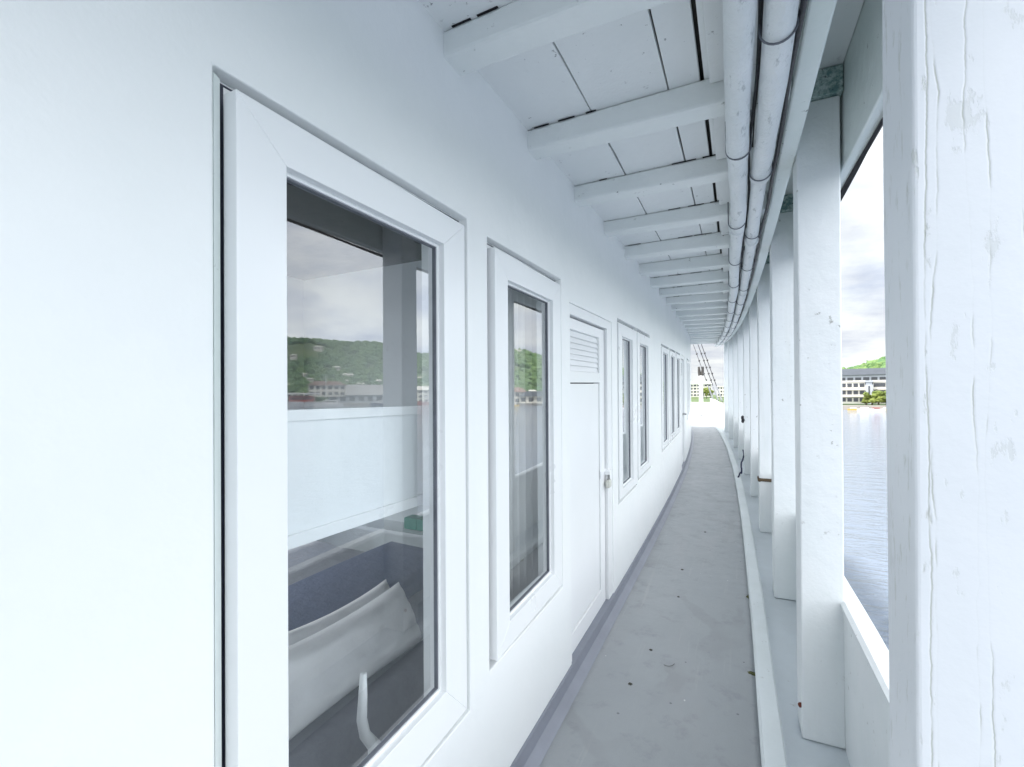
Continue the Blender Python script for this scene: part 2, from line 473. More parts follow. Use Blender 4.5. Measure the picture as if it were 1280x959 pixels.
# hotel seen over the bow
block('apartment_block', 'white apartment block with four rows of windows and sage roof, seen over the bow', 'apartment block', -4.25, 470, 19, 12, 4, 3.0, M['bwhite'], 6, base=WZ+4.2, winw=.7, roof='hip', roofmat=simple('sage_roof', (.45, .50, .44), .7, .1, .3, 0))
block('apartment_block', 'narrow white apartment block beside the bow shrouds', 'apartment block', -2.05, 470, 7, 12, 3, 3.1, M['bwhite'], 3, base=WZ+4.2)

def tree(b, r, h, cr, label, mat='palmleaf', group='trees on the far quay'):
    (x, y), rz = facing(b, r); z0 = ground_h(b, r)
    t = tag(empty('tree', (x, y, z0)), label, 'tree', group)
    bm = bmesh.new(); tube(bm, [(0, 0, -1), (.1, 0, h*.3), (0, .1, h*.7)], [.3, .22, .12], 8); build('trunk', bm, M['trunk'], t)
    sp = [(rng.gauss(0, cr*.5), rng.gauss(0, cr*.5), h*.62+rng.uniform(-.25, .4)*h, cr*rng.uniform(.28, .5), cr*rng.uniform(.22, .4)) for _ in range(16)]
    V, F = crowns(sp, b*7)
    me = bpy.data.meshes.new('crown'); me.from_pydata(V, [], F); me.materials.append(M[mat])
    link(bpy.data.objects.new('crown', me), t)
for b, r, h, cr in ((11.5, 191, 3.6, 1.7), (12.0, 190, 4.4, 2.2), (12.6, 191, 4.0, 2.2), (11.05, 193, 2.8, 1.2), (13.6, 192, 5, 2)):
    tree(b, r, h, cr, 'yellow green bushy tree on the quay before the white hotel')
for b, r in ((-3.9, 440), (-3.6, 441), (-3.2, 443)):
    tree(b, r, 9, 3, 'pale green bushy tree before the apartment block over the bow')

def boat(b, r, L, label, hullmat, cabmat, turn=90, masts=0, canopy=False, z=WZ, name='moored_boat', group=None):
    (x, y), rz = facing(b, r)
    t = tag(empty(name, (x, y, z), rz+R(turn-90)), label, 'boat', group)
    bm = bmesh.new(); n = 10; rings = []
    for i in range(n+1):
        u = i/n; X = (u-.5)*L; wd = L*.16*max(.04, (1-max(0, (u-.55)/.45)**2)); zt = L*.10+L*.07*max(0, u-.4)**1.5
        rings.append([bm.verts.new(p) for p in ((X, -wd, zt), (X, -wd*.8, -.3), (X, wd*.8, -.3), (X, wd, zt))])
    for A, B in zip(rings, rings[1:]):
        for k in range(4): bm.faces.new((A[k], A[(k+1) % 4], B[(k+1) % 4], B[k]))
    bm.faces.new(rings[0]); bm.faces.new(rings[-1][::-1]); build('hull', bm, hullmat, t)
    bm = bmesh.new(); box(bm, -.3*L, .18*L, -.1*L, .1*L, L*.1, L*.22); cb = build('cabin', bm, cabmat, t, bevel=.1)
    bm = bmesh.new(); box(bm, -.26*L, .15*L, -.103*L, .103*L, L*.15, L*.19); build('window', bm, M['pane'], cb)
    if canopy:
        bm = bmesh.new(); box(bm, -.42*L, .25*L, -.13*L, .13*L, L*.26, L*.28); build('canopy', bm, M['boatwhite'], t)
    for k in range(masts):
        bm = bmesh.new(); tube(bm, [(L*(.1-.3*k), 0, L*.2), (L*(.1-.3*k), 0, L*1.15)], L*.012, 6); build('mast', bm, M['boatwhite'], t)
    return t
boat(10.1, 181, 3.4, 'small yellow boat moored at the left end of the hotel quay', M['yellow'], M['boatwhite'])
boat(11.0, 179, 4.2, 'white launch with pale cabin moored before the hotel trees', M['boatwhite'], M['boatwhite'])
boat(11.9, 180, 4.0, 'white launch with dull red cabin moored right of the plain white launch', M['boatwhite'], M['red'])
boat(12.7, 181, 3.6, 'yellow boat with white cabin moored before the hotel wing', M['yellow'], M['boatwhite'])
boat(33.6, 300, 20, 'red harbour vessel mirrored in the nearest window beyond the post', M['red'], M['boatwhite'], canopy=True)
boat(30.5, 300, 14, 'white yacht with one mast right of the red harbour vessel', M['boatwhite'], M['boatwhite'], masts=1)
boat(48.8, 300, 28, 'long white ferry with dark stripes mirrored at the left of the nearest window', M['boatwhite'], M['red'], canopy=True)
boat(45.6, 290, 16, 'tall masted sailing yacht mirrored beside the ferry', M['boatwhite'], M['boatwhite'], masts=1)
boat(24.2, 236, 9, 'yellow workboat with mast mirrored in the second window', M['yellow'], M['boatwhite'], masts=1)
boat(26.4, 250, 12, 'white motor yacht with canopy mirrored in the second window', M['boatwhite'], M['navy'], canopy=True)
boat(39.6, 295, 14, 'navy and white launch mirrored beneath the long warehouse roof', M['navy'], M['boatwhite'])

# warehouses and quay buildings of the mirrored shore
block('warehouse', 'long low warehouse with big grey sloping roof on the mirrored quay', 'warehouse', 40.5, 345, 62, 26, 1, 6, M['bgrey'], 10, roof='hip', roofmat=simple('pale_grey_roof', (.36, .36, .35), .7, .2, .3, 0))
block('quay_building', 'two storey white quay building with red roof left of the warehouse', 'building', 45.8, 345, 24, 10, 2, 4, M['bwhite'], 6, roof='hip', roofmat=M['redroof'], base=WZ+6)
block('quay_building', 'low white terminal building behind the moored ferry', 'building', 49.5, 350, 30, 10, 2, 3.6, M['bwhite'], 8)
block('quay_building', 'white three storey building behind the red vessel', 'building', 34.2, 345, 30, 10, 3, 3.2, M['bwhite'], 8, roof='hip', roofmat=M['bwhite'])
block('quay_building', 'pale building with red roof behind the yellow workboat', 'building', 24.6, 272, 22, 10, 2, 3.4, M['bwhite'], 6, roof='hip', roofmat=M['redroof'])
block('quay_building', 'low white boathouse right of the red roofed quay building', 'building', 21.2, 262, 18, 10, 1, 4.2, M['bwhite'], 4, roof='hip', roofmat=M['broof'])
bm = bmesh.new(); prev = None
for i in range(130):
    b = -12+i*.6; rs = lerp_tab(SHORE, b)
    q = [polar(b, rs-4.5), polar(b, rs+3)]
    ring = [bm.verts.new((q[0][0], q[0][1], WZ-1.5)), bm.verts.new((q[0][0], q[0][1], WZ+1.35)), bm.verts.new((q[1][0], q[1][1], WZ+1.35))]
    if prev:
        bm.faces.new((prev[0], prev[1], ring[1], ring[0])); bm.faces.new((prev[1], prev[2], ring[2], ring[1]))
    prev = ring
tag(build('quay', bm, M['quay']), kind='structure')
# houses on the hillside
proto = None
for i in range(44):
    while True:
        b = rng.uniform(17, 56); rs = lerp_tab(SHORE, b); r_ = rs+rng.uniform(60, 330)
        if rng.random() < .35+.65*(1-(r_-rs)/330): break
    x, y = polar(b, r_); z = ground_h(b, r_)
    if proto is None:
        proto = tag(empty('hillside_house', (x, y, z+2.5), -R(b)), 'small pale house with low roof among the trees on the hillside', 'house', 'houses scattered over the hillside')
        bm = bmesh.new(); box(bm, -5, 5, 0, 6, -5, 4.5); build('wall', bm, M['bwhite'], proto)
        bm = bmesh.new(); v = [bm.verts.new(p) for p in ((-5.6, -.6, 4.51), (5.6, -.6, 4.51), (5.6, 6.6, 4.51), (-5.6, 6.6, 4.51), (-4, 3, 6.4), (4, 3, 6.4))]
        for f in ((0, 1, 5, 4), (1, 2, 5), (2, 3, 4, 5), (3, 0, 4), (3, 2, 1, 0)): bm.faces.new([v[k] for k in f])
        build('roof', bm, M['bwhite'], proto)
        bm = bmesh.new(); box(bm, -3.5, -1, -.1, .05, 1, 3); w_ = build('window', bm, M['pane'], proto)
        w2 = w_.copy(); link(w2, proto); w2.location.x += 4.5
        proto.scale = (.6, .6, .55)
    else:
        o = copy_tree(proto); o.location = (x, y, z+2.5); o.rotation_euler.z = -R(b)+rng.uniform(-.6, .6)
        s_ = rng.uniform(.35, .8); o.scale = (s_*rng.uniform(.8, 1.5), s_, s_*.9)

# ------------------------------------------------------------------ the boat: deck
Y0, YE, YB = -5.0, 14.0, 19.5      # stern limit, end of the roofed walk, bow
GH = -1.46
bm = bmesh.new(); n = 60; prev = None
for i in range(n+1):
    y = Y0+(YB-Y0)*i/n
    L_ = wx(y)-.05 if y < YE else -7
    row = [bm.verts.new((wx(y)-.05, y, sheer(y)+GH)), bm.verts.new((rx(y)+.075, y, sheer(y)+GH))]
    if prev: bm.faces.new((prev[0], prev[1], row[1], row[0]))
    prev = row
tag(build('deck', bm, M['deck']), kind='structure')
bm = bmesh.new(); sbox(bm, zero, YE, YB, -7, -1.2, GH-.06, GH-.004, 6); tag(build('foredeck', bm, M['gutter']), kind='structure')

# grey cove along the cabin wall foot
bm = bmesh.new(); sweep(bm, wx, Y0, YE, [(-.03, GH+.002), (.062, GH+.002), (.05, GH+.012), (.022, GH+.03), (.012, GH+.075), (-.03, GH+.075)], 50)
tag(build('skirting', bm, M['cove'], smooth=False), 'dark grey painted skirting where the cabin wall meets the deck', 'skirting')

# kerb between the deck and the side gutter
bm = bmesh.new(); sweep(bm, rx, Y0, YB-.6, [(.068, GH-.05), (.158, GH-.05), (.153, GH+.040), (.143, GH+.050), (.078, GH+.052), (.070, GH+.042)], 110, wob=.006)
tag(build('kerb', bm, M['kerb']), 'low pale kerb running along the outer edge of the grey deck', 'kerb')
bm = bmesh.new(); sbox(bm, rx, Y0, YB-.4, .150, .378, GH-.08, GH-.006, 70)
tag(build('gutter', bm, M['gutter']), kind='structure')

# bulwark + hull
bw = bmesh.new(); sweep(bw, rx, Y0, YB, [(.374, GH-.25), (.43, GH-.25), (.422, -.905), (.369, -.905)], 90, wob=.004)
bul = tag(build('bulwark', bw, M['post']), 'white solid bulwark panel between the posts on the water side', 'bulwark')
bm = bmesh.new(); sweep(bm, rx, Y0, YB, [(.366, -.908), (.432, -.908), (.436, -.896), (.428, -.873), (.376, -.871), (.364, -.882)], 150, wob=.008)
build('cap_rail', bm, M['post'], bul)
bm = bmesh.new(); sweep(bm, rx, Y0, YB, [(-5.5, GH-.9), (.36, GH-.9), (.40, GH-.26), (.435, GH-.26), (.40, GH-1.2), (.1, WZ-.6), (-5.5, WZ-.6)], 50)
build('hull', bm, M['boatwhite'], bul)
bm = bmesh.new(); box(bm, -7, rx(YB)+.46, YB, YB+.1, sheer(YB)+GH-.3, sheer(YB)-1.05)
build('bow_panel', bm, M['post'], bul)

# ------------------------------------------------------------------ cabin wall with openings
# (y0, y1, h0, h1) of every opening
OP = {'w1': (.455, 1.235, -1.01, .54), 'w2': (1.362, 2.08, -.955, .52), 'door': (2.20, 3.06, GH+.035, .43),
      'w3': (3.21, 3.885, -.83, .48), 'w4': (3.895, 4.57, -.80, .48), 'w5': (5.32, 6.06, -.76, .455), 'w6': (6.10, 6.84, -.75, .455),
      'w7': (6.88, 7.62, -.76, .455), 'd2': (7.80, 8.62, GH+.035, .45), 'w8': (9.3, 10.0, -.74, .45), 'w9': (10.05, 10.75, -.74, .45)}
WT = .075
ys = sorted(set([Y0, YE]+[v for o in OP.values() for v in o[:2]]+[Y0+.5*i for i in range(1, 11)]+[.23, .9, 1.7, 2.6, 3.5, 4.2, 4.9, 5.7, 6.5, 7.2, 8.2, 9, 9.7, 10.4, 11.2, 11.8, 12.4, 13, 13.5]))
HB, HT = GH-.04, 1.06
hs = sorted(set([HB, HT]+[v for o in OP.values() for v in o[2:]]))
bm = bmesh.new(); cache = {}
def wv(i, j, k):
    key = (i, j, k)
    if key not in cache:
        y = ys[i]; cache[key] = bm.verts.new((wx(y)-(WT if k else 0), y, sheer(y)+hs[j]))
    return cache[key]
def hole(i, j):
    if i < 0 or j < 0 or i >= len(ys)-1 or j >= len(hs)-1: return True
    yc = (ys[i]+ys[i+1])/2; hc = (hs[j]+hs[j+1])/2
    return any(o[0] < yc < o[1] and o[2] < hc < o[3] for o in OP.values())
for i in range(len(ys)-1):
    for j in range(len(hs)-1):
        if hole(i, j): continue
        for k in (0, 1):
            f = [wv(i, j, k), wv(i+1, j, k), wv(i+1, j+1, k), wv(i, j+1, k)]
            bm.faces.new(f if k == 0 else f[::-1])
        for di, dj, a, b in ((-1, 0, (i, j), (i, j+1)), (1, 0, (i+1, j), (i+1, j+1)), (0, -1, (i, j), (i+1, j)), (0, 1, (i, j+1), (i+1, j+1))):
            if hole(i+di, j+dj):
                bm.faces.new((wv(*a, 0), wv(*b, 0), wv(*b, 1), wv(*a, 1)))
wall = tag(build('cabin_wall', bm, M['wall'], bevel=.004), 'long white cabin wall with windows and doors along the walkway', 'wall')

def ring_bm(bm, y0, y1, h0, h1, sy0, sy1, sh0, sh1, o0, o1, fx=None):
    """rectangular ring (outer y0..h1, border widths s*), offsets o0..o1 from the wall face, mitred."""
    g = fx or (lambda y: wx(y))
    O = [(y0, h0), (y1, h0), (y1, h1), (y0, h1)]
    I = [(y0+sy0, h0+sh0), (y1-sy1, h0+sh0), (y1-sy1, h1-sh1), (y0+sy0, h1-sh1)]
    def v(p, o): return bm.verts.new((g(p[0])+o, p[0], sheer(p[0])+p[1]))
    Of = [v(p, o1) for p in O]; Ob = [v(p, o0) for p in O]; If = [v(p, o1) for p in I]; Ib = [v(p, o0) for p in I]
    for k in range(4):
        q = (k+1) % 4
        bm.faces.new((Of[k], Of[q], If[q], If[k])); bm.faces.new((Ob[q], Ob[k], Ib[k], Ib[q]))
        bm.faces.new((Of[q], Of[k], Ob[k], Ob[q])); bm.faces.new((If[k], If[q], Ib[q], Ib[k]))

def mitred(bm, y0, y1, h0, h1, sy0, sy1, sh0, sh1, o0, o1):
    O = [(y0, h0), (y1, h0), (y1, h1), (y0, h1)]
    I = [(y0+sy0, h0+sh0), (y1-sy1, h0+sh0), (y1-sy1, h1-sh1), (y0+sy0, h1-sh1)]
    P = lambda p, o: (wx(p[0])+o, p[0], sheer(p[0])+p[1])
    for k in range(4):
        q = (k+1) % 4
        ring = [O[k], O[q], I[q], I[k]]
        hexa(bm, [P(p, o0) for p in ring]+[P(p, o1) for p in ring])

def swing(bm, yh, ang):
    """swing the sash about a vertical hinge at y = yh (its near edge moves outward)."""
    if not ang: return
    piv = Vector((wx(yh), yh, 0))
    bmesh.ops.rotate(bm, verts=bm.verts[:], cent=piv, matrix=Matrix.Rotation(ang, 3, 'Z'))

def window(o, glass, ajar=0, gap=.02, rightgap=.03, sashdepth=.034, caulk=False):
    y0, y1, h0, h1 = o; gy0, gy1, gh0, gh1 = glass
    # fixed lining inside the opening
    bm = bmesh.new(); ring_bm(bm, y0+.001, y1-.001, h0+.001, h1-.001, .05, .05, .05, .05, -.070, -.030)
    w = build('window', bm, M['frame'], wall, bevel=.002)
    # dark joint behind the sash
    c_ = .017 if caulk else .004
    bm = bmesh.new(); ring_bm(bm, y0+c_, y1-.006, h0+.006, h1-.006, .016, .003, .003, .003, -.032, -.0285); build('seal', bm, M['seal'], w)
    if caulk:
        bm = bmesh.new(); sweep(bm, zero, h0+.004, h1-.012, [(.0008, -.029), (.0165, -.029), (.0160, -.010), (.0008, -.0015)], 12, zf=zero)
        for v in bm.verts: y_ = y0+v.co.x; v.co = Vector((wx(y_)+v.co.z, y_, sheer(y_)+v.co.y))
        build('caulk', bm, M['fascia'], w)
    sy0, sy1, sh0, sh1 = y0+gap, y1-rightgap, h0+.028, h1-.034
    bm = bmesh.new(); mitred(bm, sy0, sy1, sh0, sh1, gy0-sy0, sy1-gy1, gh0-sh0, sh1-gh1, -.026, sashdepth-.026)
    swing(bm, sy1, ajar); build('sash', bm, M['frame'], w, bevel=.0016)
    # glazing bead
    bm = bmesh.new(); ring_bm(bm, gy0-.002, gy1+.002, gh0-.002, gh1+.002, .010, .010, .010, .010, -.027, -.010); 
    swing(bm, sy1, ajar); build('glazing_bead', bm, M['frame'], w, bevel=.0015)
    bm = bmesh.new(); ring_bm(bm, gy0+.008, gy1-.008, gh0+.008, gh1-.008, .003, .003, .003, .003, -.0269, -.0150)
    swing(bm, sy1, ajar); build('gasket', bm, M['gasket'], w)
    bm = bmesh.new(); 
    a, b = (gy0+.002, gy1-.002)
    v = [bm.verts.new((wx(y)-.020, y, sheer(y)+h)) for y, h in ((a, gh0+.002), (b, gh0+.002), (b, gh1-.002), (a, gh1-.002))]
    bm.faces.new(v); swing(bm, sy1, ajar); build('pane', bm, M['glass'], w)
    # inner casing behind the glass
    bm = bmesh.new(); ring_bm(bm, y0+.051, y1-.051, h0+.051, h1-.051, max(.01, gy0-y0-.055), max(.01, y1-gy1-.055), .04, .04, -.074, -.0345); build('inner_casing', bm, M['frame'], w, bevel=.002)
    return w

w1 = window(OP['w1'], (.574, 1.092, -.862, .418), ajar=R(1.2), caulk=True, gap=.0225)
# wide white rail seen through the lower middle of the first pane, with its left upright
bm = bmesh.new(); box(bm, wx(1)-.175, wx(1)-.125, .40, 1.30, -.330, -.029)
rl = build('inner_rail', bm, M['whiteplastic'], w1, bevel=.004)
bm = bmesh.new(); box(bm, wx(1)-.1245, wx(1)-.116, .40, 1.30, -.050, -.024); box(bm, wx(1)-.1245, wx(1)-.116, .40, 1.30, -.330, -.300)
build('rail_trim', bm, M['frame'], rl, bevel=.002)
bm = bmesh.new(); box(bm, wx(1)-.165, wx(1)-.125, .55, .683, -1.0, -.3305); build('inner_upright', bm, M['frame'], w1, bevel=.003)
window(OP['w2'], (1.480, 1.945, -.838, .394), ajar=R(1.0), gap=.018)
window(OP['w3'], (3.33, 3.70, -.738, .36), gap=.010, rightgap=.02)
window(OP['w4'], (4.0, 4.43, -.72, .36), gap=.010, rightgap=.02)
for k in ('w5', 'w6', 'w7', 'w8', 'w9'):
    o = OP[k]; window(o, (o[0]+.12, o[1]-.15, o[2]+.07, o[3]-.09), gap=.010, rightgap=.02)

def door(o, lock=True):
    y0, y1, h0, h1 = o; D = -.05
    bm = bmesh.new(); ring_bm(bm, y0+.001, y1-.001, h0+.001, h1-.001, .02, .10, .03, .055, -.068, -.006)
    d = build('door', bm, M['door'], wall, bevel=.003)
    # leaf
    ly0, ly1, lh0, lh1 = y0+.028, y1-.112, h0+.036, h1-.065
    bm = bmesh.new(); ring_bm(bm, ly0, ly1, lh0, lh1, .05, .105, .105, .058, -.066, -.026); leaf = build('door_leaf', bm, M['door'], d, bevel=.003)
    mid = h1-.43
    bm = bmesh.new(); sbox(bm, wx, ly0+.0505, ly1-.1055, -.064, -.028, mid+.025, mid+.087, 2); build('mid_rail', bm, M['door'], leaf, bevel=.003)
    bm = bmesh.new(); sbox(bm, wx, ly0+.058, ly1-.112, -.062, -.033, lh0+.112, mid+.019, 2); build('panel', bm, M['door'], leaf, bevel=.002)
    bm = bmesh.new(); sbox(bm, wx, ly0+.051, ly1-.106, -.068, -.0655, lh0+.106, lh1-.06, 2); build('panel_backing', bm, M['dark'], leaf)
    nl = 7; top = lh1-.062; bot = mid+.090; lv = bmesh.new()
    for k in range(nl):
        z = bot+(top-bot)*k/nl; st = (top-bot)/nl
        sweep(lv, wx, ly0+.052, ly1-.107, [(-.040, z-.002), (-.036, z-.002), (-.046, z+st*1.12), (-.050, z+st*1.12)], 2)
    build('louvre_vent', lv, M['door'], leaf)
    # bottom sill
    bm = bmesh.new(); sbox(bm, wx, y0+.002, y1-.002, -.05, .012, GH+.003, h0+.018, 2, wob=.003); build('sill', bm, M['kerb'], d, bevel=.003)
    # dark joint between leaf and frame
    bm = bmesh.new(); ring_bm(bm, ly0-.006, ly1+.010, lh0-.004, lh1+.008, .004, .010, .003, .008, -.064, -.045); build('door_joint', bm, M['dark'], d)
    if lock:
        yl = ly1-.005; hl = -.60
        bm = bmesh.new(); sbox(bm, wx, yl-.11, yl+.075, -.0255, -.021, hl+.02, hl+.065, 1); hp = build('hasp', bm, M['door'], d, bevel=.002)
        bm = bmesh.new(); sbox(bm, wx, yl-.02, yl+.03, -.021, .014, hl+.030, hl+.055, 1); build('staple', bm, M['door'], hp, bevel=.004)
        bm = bmesh.new(); sbox(bm, wx, yl-.022, yl+.034, -.016, .012, hl-.055, hl-.004, 1); pl = build('padlock', bm, M['padlock'], d, bevel=.008)
        bm = bmesh.new(); y_ = yl+.006; X = wx(y_)-.002; Z = sheer(y_)+hl
        tube(bm, [(X, y_-.016, Z-.006), (X, y_-.016, Z+.03), (X, y_-.008, Z+.042), (X, y_+.008, Z+.042), (X, y_+.016, Z+.03), (X, y_+.016, Z-.006)], .004, 8); build('shackle', bm, M['steel'], pl, smooth=True)
    else:
        yl = ly1-.05; hl = -.55
        bm = bmesh.new(); X = wx(yl); Z = sheer(yl)+hl
        tube(bm, [(X-.026, yl, Z), (X+.03, yl, Z), (X+.032, yl-.02, Z), (X+.03, yl-.11, Z)], .01, 8); build('handle', bm, M['steel'], d, smooth=True)
    return d
door(OP['door'])
door(OP['d2'], lock=False)

# front wall of the cabin at the end of the walk
bm = bmesh.new(); box(bm, -7, wx(YE)-.08, YE-.08, YE, sheer(YE)+GH-.02, sheer(YE)+1.06)
tag(build('cabin_front_wall', bm, M['wall']), 'white front wall of the cabin facing the open foredeck', 'wall')

# ------------------------------------------------------------------ cabin interior
bm = bmesh.new()
sbox(bm, zero, 2.2, 3.6, -3.9, -3.82, -2.35, 1.10); sbox(bm, zero, 3.601, 8.4, -3.9, -3.82, -2.35, -.7); sbox(bm, zero, 8.401, 13.9, -3.9, -3.82, -2.35, 1.10); box(bm, -3.9, -3.82, -1.0, 2.199, -2.2, -1.3); sbox(bm, zero, -1.0, 2.199, -3.9, -3.82, .9, 1.10)      # far lining, with unseen port openings added to let daylight into the cabin
box(bm, -3.82, -.87, 3.11, 3.17, -2.2, 1.155)      # cross partitions
box(bm, -3.82, -.87, -1.0, -.94, -2.2, 1.06)
tag(build('cabin_partition', bm, M['inwall']), kind='structure')
bm = bmesh.new(); box(bm, -3.82, -.85, -1.0, 13.9, -2.2, -2.1); tag(build('cabin_floor', bm, M['infloor']), kind='structure')
# bed below the first window
bed = tag(empty('bed', (-1.22, 0, -2.1)), 'low bed with grey bedspread seen through the nearest window', 'bed')
bm = bmesh.new(); box(bm, -1.9, -.04, -.6, 2.5, .35, .70); build('bed_base', bm, M['infloor'], bed, bevel=.02)
bm = bmesh.new(); 
nx, ny = 14, 22; vs = {}
for i in range(nx+1):
    for j in range(ny+1):
        x = -1.9+1.92*i/nx; y = -.6+3.1*j/ny
        edge = max(0, (i-nx+2)/2); z = 1.0+.022*noise.noise((x*4, y*3, 0))
        vs[i, j] = bm.verts.new((x, y, z))
for i in range(nx):
    for j in range(ny): bm.faces.new((vs[i, j], vs[i+1, j], vs[i+1, j+1], vs[i, j+1]))
low = [bm.verts.new((.025+.012*noise.noise((j*.8, 2, 0)), -.6+3.1*j/ny, .68)) for j in range(ny+1)]
for j in range(ny): bm.faces.new((vs[nx, j], low[j], low[j+1], vs[nx, j+1]))
build('bedspread', bm, M['sheet'], bed, smooth=True)
bm = bmesh.new(); sweep(bm, zero, .2, 2.45, [(-.95, .99), (-.42, .99), (-.44, 1.12), (-.93, 1.13)], 10, wob=.03, zf=zero); build('blanket', bm, M['blanket'], bed, bevel=.02, smooth=True)

def pillow(name, label, loc, L, H, T, tilt, rz=0, mat='linen', seed=0):
    bm = bmesh.new(); n, m = 26, 16; F_, B_ = {}, {}
    for i in range(n+1):
        for j in range(m+1):
            u = -1+2*i/n; v = -1+2*j/m
            puff = max(0, (1-u**4)*(1-v**4))**.55
            pinch = 1-.06*(1-abs(u))*0
            wr = .022*noise.noise((u*3+seed, v*3, 1))+.012*noise.noise((u*9+seed, v*7, 4))
            sag = -.012*(1-u*u)*(v > 0)*v
            x = u*L/2*(1-.05*(1-v*v)); z = v*H/2*(1-.07*(1-u*u))+sag
            F_[i, j] = bm.verts.new((x, -(T/2*puff+wr*puff), z))
            B_[i, j] = F_[i, j] if (i in (0, n) or j in (0, m)) else bm.verts.new((x, T/2*puff+wr*puff, z))
    for i in range(n):
        for j in range(m):
            bm.faces.new((F_[i, j], F_[i+1, j], F_[i+1, j+1], F_[i, j+1]))
            q = [B_[i, j], B_[i, j+1], B_[i+1, j+1], B_[i+1, j]]
            bm.faces.new(q)
    o = build(name, bm, M[mat], smooth=True)
    o.location = loc; o.rotation_euler = (tilt, 0, rz)
    return tag(o, label, 'pillow')
# long side parallel to the wall (rotate so local x runs along Y)
pillow('pillow', 'plump white pillow leaning on the bed, nearest the window glass', (-1.34, 1.28, -.955), .74, .27, .22, R(-30), R(90), seed=3)
pillow('pillow', 'white pillow half hidden behind the plump front pillow', (-1.47, 1.42, -.985), .60, .27, .13, R(-34), R(90), seed=8)
# upholstered bench further inside
bench = tag(empty('bench', (-2.35, 1.6, -2.1)), 'grey padded bench behind the pillows inside the cabin', 'bench')
bm = bmesh.new(); box(bm, -.3, .35, -.75, .6, .01, 1.06); build('cushion', bm, M['sheet'], bench, bevel=.06, seg=3)
sh = tag(empty('shelf_unit', (-2.3, 2.86, -2.1)), 'white shelf unit holding green goods inside the cabin', 'shelf')
bm = bmesh.new(); box(bm, -.4, .4, .0, .03, 0, 1.9); build('back_panel', bm, M['inwall'], sh)
for z in (.85, 1.1, 1.35, 1.6):
    bm = bmesh.new(); box(bm, -.4, .4, -.22, -.001, z, z+.025); build('shelf', bm, M['inwall'], sh)
for x, z in ((.12, .877), (.22, 1.127), (.1, 1.127), (.2, 1.377)):
    bm = bmesh.new(); box(bm, -.06, .06, -.05, .05, 0, .085)
    tag(build('carton', bm, M['teal'], loc=(-2.3+x, 2.76, -2.1+z), bevel=.006), 'small green carton standing on the white shelf unit', 'carton', 'green cartons on the shelf')
# white curved stalk standing inside, right behind the glass
bm = bmesh.new(); tube(bm, [(-.99, 1.005, -.80), (-.99, 1.003, -.86), (-.992, 1.0, -.93), (-.99, 1.01, -.98), (-.985, 1.045, -1.035), (-.98, 1.04, -1.12), (-.98, 1.03, -1.3)], [.010, .013, .015, .016, .02, .024, .026], 12)
tag(build('curved_stalk', bm, M['whiteplastic'], smooth=True), 'white curved stalk standing close behind the nearest window glass', 'ornament')

# curtains behind the other windows
def curtain(y0, y1, h0, h1, label, off=-.15):
    bm = bmesh.new(); n = int((y1-y0)/.008); a = []
    for i in range(n+1):
        y = y0+(y1-y0)*i/n; x = wx(y)+off+.016*math.sin(y*88+3*noise.noise((y*5, 0, 0)))+.008*noise.noise((y*31, 2, 0))
        a.append((bm.verts.new((x, y, sheer(y)+h1)), bm.verts.new((x+.01*noise.noise((y*9, 5, 1)), y, sheer(y)+h0))))
    for p, q in zip(a, a[1:]): bm.faces.new((p[0], p[1], q[1], q[0]))
    o = tag(build('curtain', bm, M['curtain'], smooth=True), label, 'curtain')
    s_ = o.modifiers.new('thick', 'SOLIDIFY'); s_.thickness = .003
curtain(1.40, 2.16, -1.0, .5, 'grey pleated curtain hanging behind the second window')
curtain(3.22, 3.80, -.9, .47, 'grey pleated curtain hanging behind the first window past the door')
curtain(3.92, 4.56, -.9, .47, 'grey pleated curtain hanging behind the second window past the door')
curtain(5.2, 7.7, -.85, .45, 'grey pleated curtain hanging behind the far row of three windows')

# ------------------------------------------------------------------ roof over the walk
roof = tag(empty('walkway_roof', (0, 0, 0)), 'white painted plank roof on heavy beams over the walkway', 'roof')
bm = bmesh.new(); sweep(bm, zero, Y0, YE+.35, [(-4.0, 1.085), (.18, 1.085), (.18, 1.14), (-4.0, 1.14)], 40)
# outer edge follows the rail
for v in bm.verts:
    if v.co.x > 0: v.co.x = rx(v.co.y)+.175
build('roof_deck', bm, M['wood'], roof)
bm = bmesh.new(); sbox(bm, rx, Y0, YE+.35, .150, .46, 1.30, 1.35, 60); build('eaves_deck', bm, M['wood'], roof)
bm = bmesh.new(); sbox(bm, rx, Y0, YE+.3, .2245, .384, 1.272, 1.296, 60, wob=.002); build('eaves_plank', bm, M['plank'], roof)
